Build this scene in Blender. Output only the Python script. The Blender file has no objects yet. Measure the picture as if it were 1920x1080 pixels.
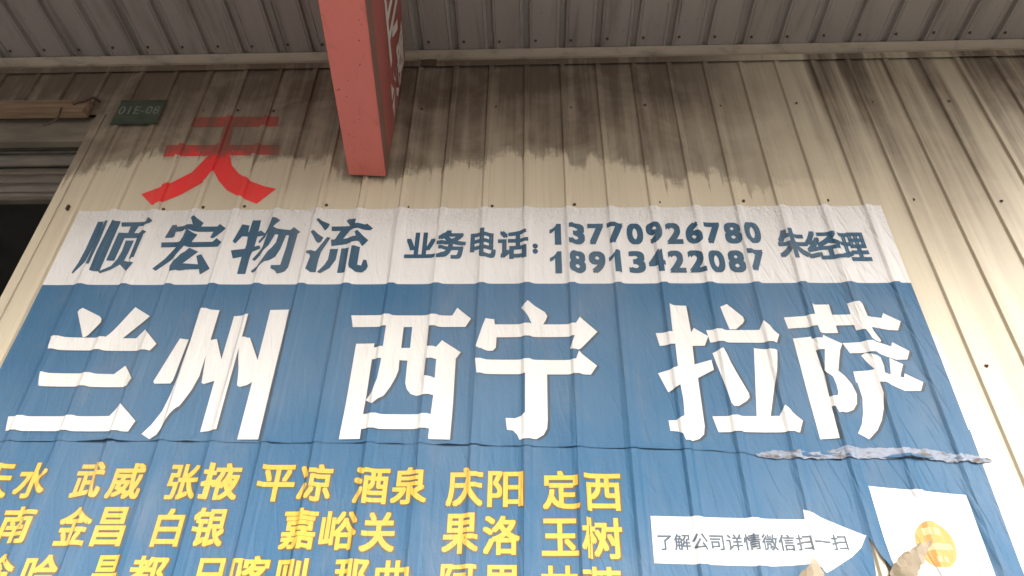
import bpy, bmesh, math, random
import numpy as np
from mathutils import Vector, Matrix, noise
from mathutils.geometry import delaunay_2d_cdt

# ------------------------------------------------------------------ camera, sky, sun, exposure
scene = bpy.context.scene
col = scene.collection
R = math.radians

cam_data = bpy.data.cameras.new('camera')
cam_data.sensor_width = 36.0
cam_data.lens = 36.0 * 1386.6 / 1920.0
cam_data.clip_start = 0.05
cam_data.clip_end = 2000.0
cam = bpy.data.objects.new('camera', cam_data)
col.objects.link(cam)
right = Vector((0.99961839, 0.02523529, 0.01123622))
up = Vector((0.00614401, -0.59967921, 0.8002169))
fwd = Vector((-0.02693183, 0.7998425, 0.59960541))
m = Matrix((right, up, -fwd)).transposed().to_4x4()
m.translation = Vector((2.2222, -2.6008, 1.6542))
cam.matrix_world = m
scene.camera = cam

SUN_EL, SUN_AZ = R(31), R(18)          # azimuth: degrees to the right of straight behind the camera
world = bpy.data.worlds.new('World')
scene.world = world
world.use_nodes = True
wn = world.node_tree
for n in list(wn.nodes):
    wn.nodes.remove(n)
sky = wn.nodes.new('ShaderNodeTexSky')
sky.sky_type = 'NISHITA'
sky.sun_disc = False
sky.sun_elevation = SUN_EL
sky.sun_rotation = math.pi - SUN_AZ
sky.air_density = 1.0
sky.dust_density = 6.0
sky.ozone_density = 0.6
hs = wn.nodes.new('ShaderNodeHueSaturation')
hs.inputs['Saturation'].default_value = 0.42
bg = wn.nodes.new('ShaderNodeBackground')
bg.inputs['Strength'].default_value = 0.15
wo = wn.nodes.new('ShaderNodeOutputWorld')
wn.links.new(sky.outputs[0], hs.inputs['Color'])
wn.links.new(hs.outputs[0], bg.inputs['Color'])
wn.links.new(bg.outputs[0], wo.inputs['Surface'])

sun_data = bpy.data.lights.new('sun', 'SUN')
sun_data.energy = 1.1
sun_data.angle = R(30)
sun_data.color = (1.0, 0.965, 0.92)
sun = bpy.data.objects.new('sun', sun_data)
col.objects.link(sun)
to_sun = Vector((math.sin(SUN_AZ) * math.cos(SUN_EL), -math.cos(SUN_AZ) * math.cos(SUN_EL), math.sin(SUN_EL)))
sun.rotation_euler = to_sun.to_track_quat('Z', 'Y').to_euler()
sun.location = (6, -12, 12)

scene.view_settings.view_transform = 'Standard'
scene.view_settings.look = 'None'
scene.view_settings.gamma = 1.0
scene.view_settings.use_curve_mapping = False
scene.view_settings.exposure = 1.56

# ------------------------------------------------------------------ helpers
def tag(o, label=None, cat=None, group=None, kind=None):
    if label: o['label'] = label
    if cat: o['category'] = cat
    if group: o['group'] = group
    if kind: o['kind'] = kind
    return o

def empty(name, loc=(0, 0, 0), parent=None):
    o = bpy.data.objects.new(name, None)
    o.empty_display_size = 0.1
    col.objects.link(o)
    o.location = loc
    o.parent = parent
    return o

def mesh_obj(name, verts, faces, mat, parent=None, smooth=False):
    me = bpy.data.meshes.new(name)
    me.from_pydata([tuple(v) for v in verts], [], faces)
    me.validate()
    if smooth:
        for p in me.polygons:
            p.use_smooth = True
    if mat:
        me.materials.append(mat)
    o = bpy.data.objects.new(name, me)
    col.objects.link(o)
    o.parent = parent
    return o

def link_mesh(name, me, loc, parent=None, rot=None):
    o = bpy.data.objects.new(name, me)
    col.objects.link(o)
    o.location = loc
    if rot:
        o.rotation_euler = rot
    o.parent = parent
    return o

def box(name, lo, hi, mat, parent=None, bevel=0.0):
    bm = bmesh.new()
    bmesh.ops.create_cube(bm, size=1.0)
    for v in bm.verts:
        v.co = Vector([lo[i] + (v.co[i] + 0.5) * (hi[i] - lo[i]) for i in range(3)])
    if bevel:
        bmesh.ops.bevel(bm, geom=list(bm.edges), offset=bevel, segments=2, affect='EDGES')
    me = bpy.data.meshes.new(name)
    bm.to_mesh(me); bm.free()
    me.materials.append(mat)
    return link_mesh(name, me, (0, 0, 0), parent)

def extrude_x(name, prof, x0, x1, mat, parent=None, closed=False, nx=1, tilt=0.0, smooth=False):
    """A profile of (y, z) points pulled along x."""
    vs, fs = [], []
    n = len(prof)
    for i in range(nx + 1):
        x = x0 + (x1 - x0) * i / nx
        for y, z in prof:
            vs.append((x, y, z + tilt * (x - 2.1)))
    for i in range(nx):
        for j in range(n if closed else n - 1):
            a, b = i * n + j, i * n + (j + 1) % n
            fs.append((a, b, b + n, a + n))
    if closed:
        fs.append(tuple(range(n - 1, -1, -1)))
        fs.append(tuple(nx * n + j for j in range(n)))
    return mesh_obj(name, vs, fs, mat, parent, smooth)

# ------------------------------------------------------------------ materials
class NT:
    def __init__(self, name):
        self.mat = bpy.data.materials.new(name)
        self.mat.use_nodes = True
        self.t = self.mat.node_tree
        self.bsdf = self.t.nodes['Principled BSDF']
        geo = self.t.nodes.new('ShaderNodeNewGeometry')
        self.pos = geo.outputs['Position']
        s = self.t.nodes.new('ShaderNodeSeparateXYZ')
        self.link(self.pos, s.inputs[0])
        self.x, self.y, self.z = s.outputs
    def link(self, a, b):
        self.t.links.new(a, b)
    def put(self, sock, v):
        if isinstance(v, bpy.types.NodeSocket):
            self.link(v, sock)
        else:
            sock.default_value = v
    def math(self, op, a, b=None, c=None, clamp=False):
        n = self.t.nodes.new('ShaderNodeMath')
        n.operation = op
        n.use_clamp = clamp
        for i, v in enumerate((a, b, c)):
            if v is not None:
                self.put(n.inputs[i], v)
        return n.outputs[0]
    def noise(self, scale, detail=4, rough=0.55, distort=0.0, s=1.0, off=(0, 0, 0)):
        mp = self.t.nodes.new('ShaderNodeMapping')
        mp.inputs['Scale'].default_value = scale
        mp.inputs['Location'].default_value = off
        self.link(self.pos, mp.inputs['Vector'])
        n = self.t.nodes.new('ShaderNodeTexNoise')
        n.inputs['Scale'].default_value = s
        n.inputs['Detail'].default_value = detail
        n.inputs['Roughness'].default_value = rough
        n.inputs['Distortion'].default_value = distort
        self.link(mp.outputs[0], n.inputs['Vector'])
        return n.outputs['Fac']
    def smooth(self, v, a, b, lo=0.0, hi=1.0):
        n = self.t.nodes.new('ShaderNodeMapRange')
        n.interpolation_type = 'SMOOTHSTEP'
        self.put(n.inputs['Value'], v)
        n.inputs['From Min'].default_value = a
        n.inputs['From Max'].default_value = b
        n.inputs['To Min'].default_value = lo
        n.inputs['To Max'].default_value = hi
        return n.outputs['Result']
    def mix(self, fac, a, b, mode='MIX'):
        n = self.t.nodes.new('ShaderNodeMix')
        n.data_type = 'RGBA'
        n.blend_type = mode
        self.put(n.inputs['Factor'], fac)
        for s, v in ((n.inputs[6], a), (n.inputs[7], b)):
            self.put(s, v if isinstance(v, bpy.types.NodeSocket) else (*v, 1.0))
        return n.outputs[2]
    def bump(self, h, dist, strength=1.0):
        n = self.t.nodes.new('ShaderNodeBump')
        n.inputs['Strength'].default_value = strength
        n.inputs['Distance'].default_value = dist
        self.link(h, n.inputs['Height'])
        self.link(n.outputs[0], self.bsdf.inputs['Normal'])
    def done(self, color, rough=0.5, spec=0.5, metal=0.0):
        self.put(self.bsdf.inputs['Base Color'], color if isinstance(color, bpy.types.NodeSocket) else (*color, 1.0))
        self.put(self.bsdf.inputs['Roughness'], rough)
        self.bsdf.inputs['Specular IOR Level'].default_value = spec
        self.bsdf.inputs['Metallic'].default_value = metal
        return self.mat

GLYPHS = {
    'lan': [[(242,3482),(245,3494),(256,3505),(348,3459),(361,3445),(363,3427),(332,3363),(321,3352),(311,3352)],
        [(488,3508),(569,3458),(484,3342),(414,3343)],
        [(177,3353),(545,3344),(570,3388),(641,3316),(624,3280),(193,3288)],
        [(204,3177),(508,3171),(543,3210),(595,3145),(585,3113),(566,3109),(219,3115)],
        [(149,2979),(554,2980),(585,3032),(665,2959),(650,2914),(164,2917)]],
    'zhou': [[(734,3342),(774,3335),(769,3256),(764,3161),(762,3138),(756,3125),(690,3125),(683,3135),(686,3148)],
        [(784,3492),(866,3488),(866,3334),(866,3266),(865,3160),(851,3096),(824,3025),(798,2983),(783,2938),(767,2900),(745,2881),(707,2903),(733,2941),(759,3001),(772,3078),(780,3161),(782,3233),(787,3321)],
        [(862,3333),(891,3340),(936,3239),(939,3141),(918,3133),(892,3123),(882,3129),(875,3186),(865,3266)],
        [(937,3456),(1002,3460),(1002,3344),(1001,3286),(1001,3212),(1000,3077),(1001,2917),(935,2911),(932,3134),(936,3242)],
        [(998,3342),(1032,3344),(1088,3235),(1090,3134),(1069,3118),(1042,3110),(1031,3116),(1019,3199),(1001,3286)],
        [(1088,3488),(1170,3489),(1172,3333),(1170,3159),(1168,2880),(1087,2880),(1088,3134),(1088,3299)]],
    'xi': [[(1446,3457),(1881,3454),(1900,3495),(1962,3437),(1940,3395),(1461,3396)],
        [(1605,3407),(1678,3407),(1678,3289),(1677,3229),(1678,3183),(1670,3151),(1652,3107),(1631,3069),(1590,3028),(1562,3048),(1583,3082),(1598,3139),(1603,3216),(1604,3303)],
        [(1714,3407),(1786,3406),(1786,3235),(1785,3154),(1833,3146),(1834,3069),(1794,3069),(1761,3067),(1738,3075),(1720,3097),(1711,3126),(1710,3229),(1715,3296)],
        [(1562,3293),(1672,3291),(1823,3294),(1845,3329),(1927,3269),(1908,3238),(1786,3235),(1711,3230),(1558,3236)],
        [(1487,3312),(1564,3313),(1563,3236),(1562,3070),(1559,2990),(1560,2882),(1480,2880),(1485,3033)],
        [(1828,3252),(1908,3245),(1909,3032),(1906,2880),(1823,2881),(1825,2990),(1829,3075)],
        [(1551,2987),(1834,2985),(1828,2923),(1552,2924)]],
    'ning': [[(2176,3488),(2203,3523),(2277,3469),(2287,3449),(2279,3425),(2267,3403),(2221,3404),(2212,3425),(2200,3450)],
        [(2024,3437),(2061,3433),(2064,3408),(2073,3338),(2071,3291),(2060,3277),(2043,3275),(2003,3282),(1988,3291)],
        [(2060,3407),(2407,3405),(2425,3443),(2495,3367),(2412,3272),(2377,3281),(2399,3342),(2067,3342)],
        [(1988,3234),(2400,3229),(2414,3269),(2484,3203),(2457,3161),(1997,3166)],
        [(2193,3175),(2281,3175),(2280,2959),(2277,2924),(2263,2898),(2237,2881),(2171,2877),(2163,2898),(2147,2916),(2123,2921),(2117,2970),(2154,2968),(2178,2977),(2193,2989)]],
    'la': [[(2809,3502),(2881,3498),(2884,3365),(2877,3205),(2882,3141),(2879,2935),(2872,2901),(2851,2881),(2824,2872),(2798,2872),(2791,2898),(2774,2911),(2746,2915),(2744,2958),(2772,2958),(2805,2973),(2809,3042),(2806,3110),(2806,3192),(2809,3304),(2805,3372)],
        [(2737,3359),(2884,3362),(2898,3384),(2952,3343),(2931,3296),(2878,3296),(2807,3299),(2747,3296)],
        [(2726,3167),(2808,3192),(2880,3208),(2948,3229),(2951,3182),(2882,3144),(2804,3108),(2757,3080)],
        [(3024,3491),(3055,3507),(3112,3441),(3115,3423),(3106,3407),(3072,3377),(3046,3377)],
        [(2948,3373),(3168,3373),(3190,3413),(3245,3349),(3227,3309),(2956,3312)],
        [(2957,3260),(3002,3280),(3021,3224),(3072,3075),(3071,3057),(3058,3042),(3016,3015),(3002,3013),(2993,3027),(2979,3134)],
        [(3129,3284),(3219,3269),(3199,3178),(3134,2967),(3082,2967)],
        [(2914,2975),(3170,2976),(3197,3018),(3255,2957),(3233,2907),(2927,2909)]],
    'sa': [[(3282,3435),(3401,3443),(3482,3447),(3563,3449),(3641,3437),(3687,3430),(3700,3455),(3760,3412),(3736,3367),(3696,3370),(3643,3383),(3561,3395),(3492,3393),(3408,3386),(3288,3378)],
        [(3411,3498),(3485,3501),(3486,3449),(3488,3356),(3411,3353),(3408,3386)],
        [(3563,3505),(3620,3511),(3628,3487),(3634,3371),(3653,3320),(3648,3310),(3616,3326),(3599,3367),(3564,3368),(3564,3452)],
        [(3297,3329),(3372,3337),(3375,3271),(3381,3146),(3377,3017),(3375,2884),(3302,2879),(3299,3096)],
        [(3365,3326),(3414,3325),(3423,3345),(3492,3304),(3476,3274),(3443,3174),(3392,3158),(3385,3171),(3408,3269),(3372,3269)],
        [(3393,3161),(3443,3177),(3464,3152),(3482,3114),(3489,3071),(3479,3029),(3458,3002),(3434,2992),(3396,2986),(3389,3014),(3376,3016),(3372,3056),(3406,3058),(3414,3071),(3418,3108),(3410,3142)],
        [(3494,3306),(3623,3314),(3649,3305),(3686,3290),(3695,3310),(3752,3266),(3731,3227),(3687,3226),(3663,3237),(3614,3259),(3511,3258)],
        [(3552,3246),(3569,3256),(3626,3234),(3629,3195),(3621,3160),(3585,3176)],
        [(3662,3234),(3708,3205),(3680,3148),(3645,3157)],
        [(3502,3172),(3586,3178),(3640,3160),(3693,3144),(3701,3163),(3761,3122),(3740,3084),(3680,3084),(3623,3118),(3585,3119),(3500,3123)],
        [(3500,3151),(3587,3126),(3588,3071),(3573,3005),(3553,2958),(3526,2917),(3484,2879),(3449,2903),(3473,2940),(3491,2987),(3506,3053),(3506,3114)]],
    'shun': [[(144,4012),(174,4012),(183,3872),(178,3838),(174,3768),(149,3716),(140,3697),(132,3702),(142,3760),(146,3839)],
        [(180,4008),(200,4008),(205,3880),(203,3743),(185,3744),(185,3838),(184,3906)],
        [(217,4017),(255,4014),(256,3888),(259,3707),(215,3709),(212,3825),(215,3931)],
        [(261,4007),(380,4006),(390,4028),(416,4006),(409,3990),(385,3980),(270,3979)],
        [(314,3983),(354,3982),(345,3934),(315,3935)],
        [(271,3942),(369,3936),(381,3951),(410,3934),(400,3921),(396,3904),(272,3908)],
        [(268,3942),(308,3930),(308,3900),(306,3769),(268,3771)],
        [(369,3910),(400,3921),(399,3780),(372,3776)],
        [(319,3892),(359,3891),(357,3820),(353,3775),(340,3746),(308,3718),(265,3695),(254,3707),(301,3739),(316,3779),(322,3829)],
        [(344,3773),(407,3748),(389,3700),(339,3748)]],
    'hong': [[(597,4024),(608,4036),(662,3998),(657,3983),(655,3961),(620,3962),(614,3988)],
        [(513,3986),(534,3988),(540,3976),(612,3980),(656,3975),(733,3974),(742,3990),(780,3958),(732,3900),(716,3905),(723,3941),(648,3943),(601,3947),(542,3943),(544,3915),(536,3907),(499,3907)],
        [(492,3879),(734,3879),(748,3902),(781,3872),(768,3848),(500,3848)],
        [(595,3949),(651,3925),(636,3880),(614,3851),(589,3791),(516,3709),(497,3723),(538,3779),(570,3847),(592,3897)],
        [(634,3845),(683,3820),(629,3752),(708,3745),(712,3717),(652,3715),(583,3698),(572,3740),(598,3772)],
        [(680,3796),(701,3805),(764,3718),(726,3685),(712,3719),(697,3755)]],
    'wu': [[(851,3985),(887,3978),(890,3937),(865,3903),(846,3865),(830,3878)],
        [(895,4011),(935,4011),(940,3919),(940,3847),(932,3781),(933,3687),(895,3687),(893,3784),(899,3856),(893,3937)],
        [(857,3937),(939,3937),(947,3947),(971,3928),(980,3915),(940,3907),(864,3909)],
        [(835,3824),(900,3835),(961,3854),(971,3835),(934,3814),(892,3786),(855,3776)],
        [(991,4021),(1028,4010),(1007,3957),(982,3906),(958,3866),(951,3877),(970,3915),(985,3971)],
        [(987,3960),(1088,3948),(1101,3967),(1138,3934),(1126,3924),(1101,3913),(995,3921)],
        [(1087,3935),(1127,3926),(1122,3755),(1120,3723),(1110,3701),(1094,3692),(1076,3687),(1064,3706),(1041,3718),(1039,3736),(1081,3738),(1082,3752),(1088,3846)],
        [(991,3927),(1024,3927),(1011,3847),(959,3761),(945,3771),(980,3839)],
        [(1037,3927),(1075,3924),(1063,3830),(1049,3784),(1001,3740),(978,3701),(963,3692),(954,3703),(989,3740),(1012,3809),(1035,3872)]],
    'liu': [[(1204,4001),(1213,4012),(1269,3983),(1266,3963),(1253,3942),(1228,3977)],
        [(1191,3925),(1198,3938),(1252,3901),(1245,3874),(1233,3866),(1222,3874)],
        [(1269,3903),(1286,3899),(1255,3811),(1251,3762),(1251,3694),(1228,3694),(1204,3705),(1213,3779),(1208,3791),(1192,3797),(1191,3812),(1229,3818)],
        [(1345,4004),(1357,4015),(1393,4006),(1392,3977),(1370,3966)],
        [(1280,3968),(1370,3969),(1398,3979),(1438,3979),(1447,3985),(1478,3954),(1465,3943),(1406,3948),(1374,3940),(1284,3940)],
        [(1328,3945),(1374,3945),(1343,3885),(1306,3886)],
        [(1289,3888),(1339,3890),(1406,3900),(1396,3927),(1409,3936),(1465,3882),(1441,3845),(1423,3872),(1383,3860),(1297,3848)],
        [(1294,3831),(1332,3831),(1330,3766),(1309,3718),(1271,3688),(1256,3696),(1283,3738),(1294,3770)],
        [(1346,3833),(1382,3833),(1384,3689),(1348,3690)],
        [(1395,3841),(1432,3840),(1433,3736),(1451,3732),(1456,3766),(1471,3764),(1482,3728),(1476,3708),(1460,3692),(1431,3695),(1401,3711),(1395,3729)]],
    'tian': [[(414,4768),(869,4765),(877,4685),(412,4686)],
        [(316,4551),(921,4542),(924,4468),(324,4463)],
        [(594,4694),(634,4693),(655,4539),(603,4540)],
        [(563,4474),(605,4533),(634,4458),(615,4350),(596,4288),(498,4193),(395,4125),(369,4122),(295,4196),(417,4269),(506,4345)],
        [(589,4533),(673,4465),(701,4392),(750,4334),(823,4278),(900,4242),(963,4224),(887,4122),(794,4169),(718,4217),(663,4280),(613,4358)]],
}
TEXTS = [
    ('yellow', '天', 153, 271, 2648, 2780),
    ('yellow', '水', 293, 415, 2647, 2786),
    ('yellow', '武', 511, 621, 2647, 2787),
    ('yellow', '威', 644, 773, 2645, 2784),
    ('yellow', '张', 867, 981, 2642, 2780),
    ('yellow', '掖', 997, 1136, 2641, 2784),
    ('yellow', '平', 1206, 1342, 2636, 2777),
    ('yellow', '凉', 1356, 1480, 2637, 2779),
    ('yellow', '酒', 1561, 1692, 2627, 2768),
    ('yellow', '泉', 1702, 1834, 2627, 2768),
    ('yellow', '庆', 1905, 2039, 2619, 2767),
    ('yellow', '阳', 2056, 2186, 2617, 2754),
    ('yellow', '定', 2256, 2391, 2609, 2755),
    ('yellow', '西', 2408, 2541, 2604, 2743),
    ('yellow', '南', 301, 423, 2480, 2615),
    ('yellow', '金', 515, 633, 2475, 2615),
    ('yellow', '昌', 652, 763, 2473, 2615),
    ('yellow', '白', 869, 968, 2472, 2609),
    ('yellow', '银', 1008, 1124, 2472, 2613),
    ('yellow', '嘉', 1326, 1451, 2464, 2609),
    ('yellow', '峪', 1466, 1597, 2463, 2601),
    ('yellow', '关', 1613, 1735, 2456, 2598),
    ('yellow', '果', 1901, 2029, 2451, 2592),
    ('yellow', '洛', 2043, 2176, 2448, 2586),
    ('yellow', '玉', 2251, 2380, 2446, 2576),
    ('yellow', '树', 2391, 2533, 2435, 2579),
    ('yellow', '令', 313, 423, 2311, 2445),
    ('yellow', '哈', 449, 573, 2312, 2444),
    ('yellow', '昌', 698, 790, 2313, 2442),
    ('yellow', '都', 826, 955, 2311, 2441),
    ('yellow', '日', 1064, 1154, 2312, 2433),
    ('yellow', '喀', 1179, 1313, 2310, 2442),
    ('yellow', '则', 1332, 1444, 2308, 2434),
    ('yellow', '那', 1538, 1655, 2306, 2430),
    ('yellow', '曲', 1680, 1797, 2304, 2428),
    ('yellow', '阿', 1904, 2026, 2299, 2417),
    ('yellow', '里', 2051, 2176, 2297, 2414),
    ('yellow', '林', 2245, 2375, 2289, 2413),
    ('yellow', '芝', 2387, 2521, 2287, 2409),
    ('phone', '业', 1641, 1782, 3773, 3926),
    ('phone', '务', 1784, 1922, 3765, 3938),
    ('phone', '电', 1940, 2059, 3768, 3941),
    ('phone', '话', 2067, 2207, 3762, 3934),
    ('phone', '：', 2226, 2251, 3775, 3866),
    ('digits', '13770926780', 2305, 3270, 3844, 3972),
    ('digits', '18913422087', 2304, 3259, 3678, 3805),
    ('phone', '朱', 3336, 3475, 3748, 3924),
    ('phone', '经', 3463, 3616, 3747, 3915),
    ('phone', '理', 3613, 3737, 3737, 3905),
    ('small', '了解公司详情微信扫一扫', 2654, 3303, 2465, 2522),
]
SOOT_EDGE = [(-288,4276),(-116,4319),(4,4359),(55,4386),(198,4415),(234,4477),(362,4467),(811,4448),(845,4432),(1011,4414),(1203,4411),(1238,4326),(1329,4258),(1543,4266),(1596,4321),(1785,4333),(1830,4390),(1960,4372),(2029,4398),(2111,4475),(2139,4439),(2274,4437),(2395,4435),(2421,4339),(2499,4349),(2524,4433),(2630,4362),(2755,4345),(2807,4277),(2884,4269),(2949,4188),(2981,4275),(3058,4285),(3172,4265),(3235,4242),(3349,4137),(3398,4207),(3521,4205),(3678,4221),(3876,4201),(3954,3959),(4196,3957),(4462,4020)]
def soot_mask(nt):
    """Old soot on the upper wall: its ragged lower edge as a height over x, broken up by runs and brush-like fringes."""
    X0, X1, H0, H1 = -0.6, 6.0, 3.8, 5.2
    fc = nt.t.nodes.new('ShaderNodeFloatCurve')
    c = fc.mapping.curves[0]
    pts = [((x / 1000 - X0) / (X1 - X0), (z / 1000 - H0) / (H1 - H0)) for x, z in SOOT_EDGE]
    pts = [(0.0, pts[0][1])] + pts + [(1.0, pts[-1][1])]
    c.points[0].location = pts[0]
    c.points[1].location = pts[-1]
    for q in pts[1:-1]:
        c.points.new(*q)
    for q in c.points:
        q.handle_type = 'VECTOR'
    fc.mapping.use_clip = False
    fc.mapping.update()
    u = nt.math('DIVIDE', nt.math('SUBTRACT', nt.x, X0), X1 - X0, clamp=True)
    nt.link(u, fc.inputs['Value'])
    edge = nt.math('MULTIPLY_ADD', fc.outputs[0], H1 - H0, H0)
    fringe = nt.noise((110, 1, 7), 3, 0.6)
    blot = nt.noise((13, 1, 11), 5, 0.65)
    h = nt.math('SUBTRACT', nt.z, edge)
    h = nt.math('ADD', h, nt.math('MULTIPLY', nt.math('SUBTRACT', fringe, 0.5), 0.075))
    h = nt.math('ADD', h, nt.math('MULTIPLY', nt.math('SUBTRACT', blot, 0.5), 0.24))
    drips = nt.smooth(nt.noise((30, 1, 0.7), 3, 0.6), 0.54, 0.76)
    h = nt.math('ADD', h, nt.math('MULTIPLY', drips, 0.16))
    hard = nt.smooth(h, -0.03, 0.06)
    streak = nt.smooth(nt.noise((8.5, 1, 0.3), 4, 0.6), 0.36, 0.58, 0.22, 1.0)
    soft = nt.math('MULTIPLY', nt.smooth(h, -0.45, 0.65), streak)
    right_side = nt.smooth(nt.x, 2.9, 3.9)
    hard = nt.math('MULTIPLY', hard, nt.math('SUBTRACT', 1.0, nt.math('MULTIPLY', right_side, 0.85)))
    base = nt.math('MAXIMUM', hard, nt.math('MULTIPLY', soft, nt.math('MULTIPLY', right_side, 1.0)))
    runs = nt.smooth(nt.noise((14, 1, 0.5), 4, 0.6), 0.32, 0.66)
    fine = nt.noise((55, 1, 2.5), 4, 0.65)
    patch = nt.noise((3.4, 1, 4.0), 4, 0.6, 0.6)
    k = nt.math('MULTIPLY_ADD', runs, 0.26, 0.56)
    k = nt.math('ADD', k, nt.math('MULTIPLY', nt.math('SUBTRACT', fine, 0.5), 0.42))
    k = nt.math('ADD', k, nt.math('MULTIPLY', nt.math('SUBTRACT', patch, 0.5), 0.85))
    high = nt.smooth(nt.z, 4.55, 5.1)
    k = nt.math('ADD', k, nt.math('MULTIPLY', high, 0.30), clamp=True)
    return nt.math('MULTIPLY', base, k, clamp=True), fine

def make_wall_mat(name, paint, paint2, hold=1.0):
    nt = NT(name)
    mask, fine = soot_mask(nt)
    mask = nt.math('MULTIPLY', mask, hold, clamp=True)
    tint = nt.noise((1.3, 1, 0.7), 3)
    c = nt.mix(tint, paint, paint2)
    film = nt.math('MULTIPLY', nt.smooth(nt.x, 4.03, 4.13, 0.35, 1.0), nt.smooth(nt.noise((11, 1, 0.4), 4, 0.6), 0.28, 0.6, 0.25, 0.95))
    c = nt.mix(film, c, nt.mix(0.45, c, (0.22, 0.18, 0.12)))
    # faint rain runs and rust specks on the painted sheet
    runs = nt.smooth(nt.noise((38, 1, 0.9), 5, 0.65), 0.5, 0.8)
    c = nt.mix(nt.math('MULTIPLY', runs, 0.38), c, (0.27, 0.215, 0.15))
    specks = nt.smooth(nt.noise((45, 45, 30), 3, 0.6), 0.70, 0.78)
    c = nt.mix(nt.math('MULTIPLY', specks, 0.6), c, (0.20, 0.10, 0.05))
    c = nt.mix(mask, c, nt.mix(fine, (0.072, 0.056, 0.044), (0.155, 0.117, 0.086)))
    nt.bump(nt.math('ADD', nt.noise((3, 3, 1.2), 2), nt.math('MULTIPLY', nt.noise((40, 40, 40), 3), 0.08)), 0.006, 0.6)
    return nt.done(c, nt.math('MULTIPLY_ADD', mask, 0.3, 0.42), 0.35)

M = {}
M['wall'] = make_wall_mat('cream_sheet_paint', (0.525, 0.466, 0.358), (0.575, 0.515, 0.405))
M['red_paint'] = make_wall_mat('red_wall_paint', (0.86, 0.032, 0.040), (0.74, 0.03, 0.038), 1.04)

def simple(name, c1, c2, scale, rough=0.5, spec=0.4, bump=0.0, bscale=None, metal=0.0, detail=5, lo=0.3, hi=0.7):
    nt = NT(name)
    f = nt.smooth(nt.noise(scale, detail, 0.6), lo, hi)
    c = nt.mix(f, c1, c2)
    if bump:
        nt.bump(nt.noise(bscale or scale, 4, 0.6), bump, 0.8)
    return nt.done(c, rough, spec, metal)

def make_soffit():
    nt = NT('grey_soffit_paint')
    c = nt.mix(nt.noise((3, 0.6, 1), 4), (0.225, 0.205, 0.192), (0.285, 0.264, 0.25))
    dirt = nt.smooth(nt.noise((10, 1.2, 3), 5, 0.65, 0.5), 0.46, 0.78)
    c = nt.mix(nt.math('MULTIPLY', dirt, 0.55), c, (0.07, 0.058, 0.05))
    sp = nt.smooth(nt.noise((70, 50, 30), 2, 0.5), 0.68, 0.76)
    c = nt.mix(nt.math('MULTIPLY', sp, 0.5), c, (0.07, 0.055, 0.045))
    nt.bump(nt.noise((4, 1.2, 1), 2), 0.006, 0.6)
    return nt.done(c, 0.48, 0.4)
M['soffit'] = make_soffit()
def make_flash():
    nt = NT('flashing_paint')
    c = nt.mix(nt.noise((2, 4, 8), 4), (0.245, 0.212, 0.168), (0.32, 0.28, 0.22))
    d = nt.smooth(nt.noise((7, 6, 22), 5, 0.65), 0.45, 0.75)
    c = nt.mix(nt.math('MULTIPLY', d, 0.6), c, (0.09, 0.072, 0.055))
    nt.bump(nt.noise((3, 5, 9), 3), 0.004, 0.6)
    return nt.done(c, 0.4, 0.45)
M['flash'] = make_flash()
M['screw'] = simple('rusty_screw', (0.05, 0.032, 0.024), (0.11, 0.07, 0.05), (90, 90, 90), 0.6)
M['wood'] = simple('weathered_plank', (0.15, 0.10, 0.068), (0.24, 0.175, 0.12), (2.5, 30, 40), 0.75, 0.2, 0.004)
M['lintel'] = simple('grey_lintel_board', (0.13, 0.114, 0.096), (0.21, 0.18, 0.14), (3, 3, 14), 0.6, 0.3, 0.003)
M['shutter'] = simple('shutter_steel', (0.075, 0.067, 0.058), (0.14, 0.122, 0.10), (4, 10, 30), 0.42, 0.5, 0.002)
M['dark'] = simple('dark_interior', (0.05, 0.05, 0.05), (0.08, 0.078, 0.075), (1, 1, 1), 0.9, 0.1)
M['ground'] = simple('concrete_yard', (0.17, 0.16, 0.148), (0.23, 0.217, 0.20), (0.7, 0.7, 0.7), 0.85, 0.2, 0.01, (9, 9, 9))
M['plate'] = simple('green_enamel', (0.035, 0.052, 0.038), (0.055, 0.072, 0.052), (14, 14, 20), 0.45)
M['plate_text'] = simple('faded_plate_lettering', (0.12, 0.135, 0.125), (0.19, 0.20, 0.19), (60, 60, 60), 0.6)
M['trim'] = simple('edge_trim_paint', (0.58, 0.50, 0.385), (0.66, 0.58, 0.455), (20, 20, 2.0), 0.45)

def make_sign(name, a, b):
    nt = NT(name)
    c = nt.mix(nt.noise((5, 2.0, 3), 5, 0.6), a, b)
    d = nt.smooth(nt.noise((16, 5, 9), 5, 0.7, 0.6), 0.55, 0.78)
    c = nt.mix(nt.math('MULTIPLY', d, 0.6), c, (0.20, 0.075, 0.05))
    sp = nt.smooth(nt.noise((45, 30, 40), 4, 0.65), 0.66, 0.71)
    c = nt.mix(nt.math('MULTIPLY', sp, 0.7), c, (0.05, 0.025, 0.02))
    nt.bump(nt.math('ADD', nt.noise((9, 4, 9), 3), nt.math('MULTIPLY', nt.noise((60, 60, 60), 3), 0.15)), 0.005, 0.7)
    return nt.done(c, 0.5, 0.35)
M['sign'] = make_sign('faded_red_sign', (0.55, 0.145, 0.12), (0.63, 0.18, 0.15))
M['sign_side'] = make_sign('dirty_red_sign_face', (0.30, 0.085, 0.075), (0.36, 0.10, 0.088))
M['sign_edge'] = make_sign('brown_sign_edging', (0.15, 0.085, 0.068), (0.20, 0.105, 0.085))
M['sign_text'] = simple('dusty_white_lettering', (0.60, 0.54, 0.49), (0.70, 0.64, 0.59), (20, 9, 20), 0.6)

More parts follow.
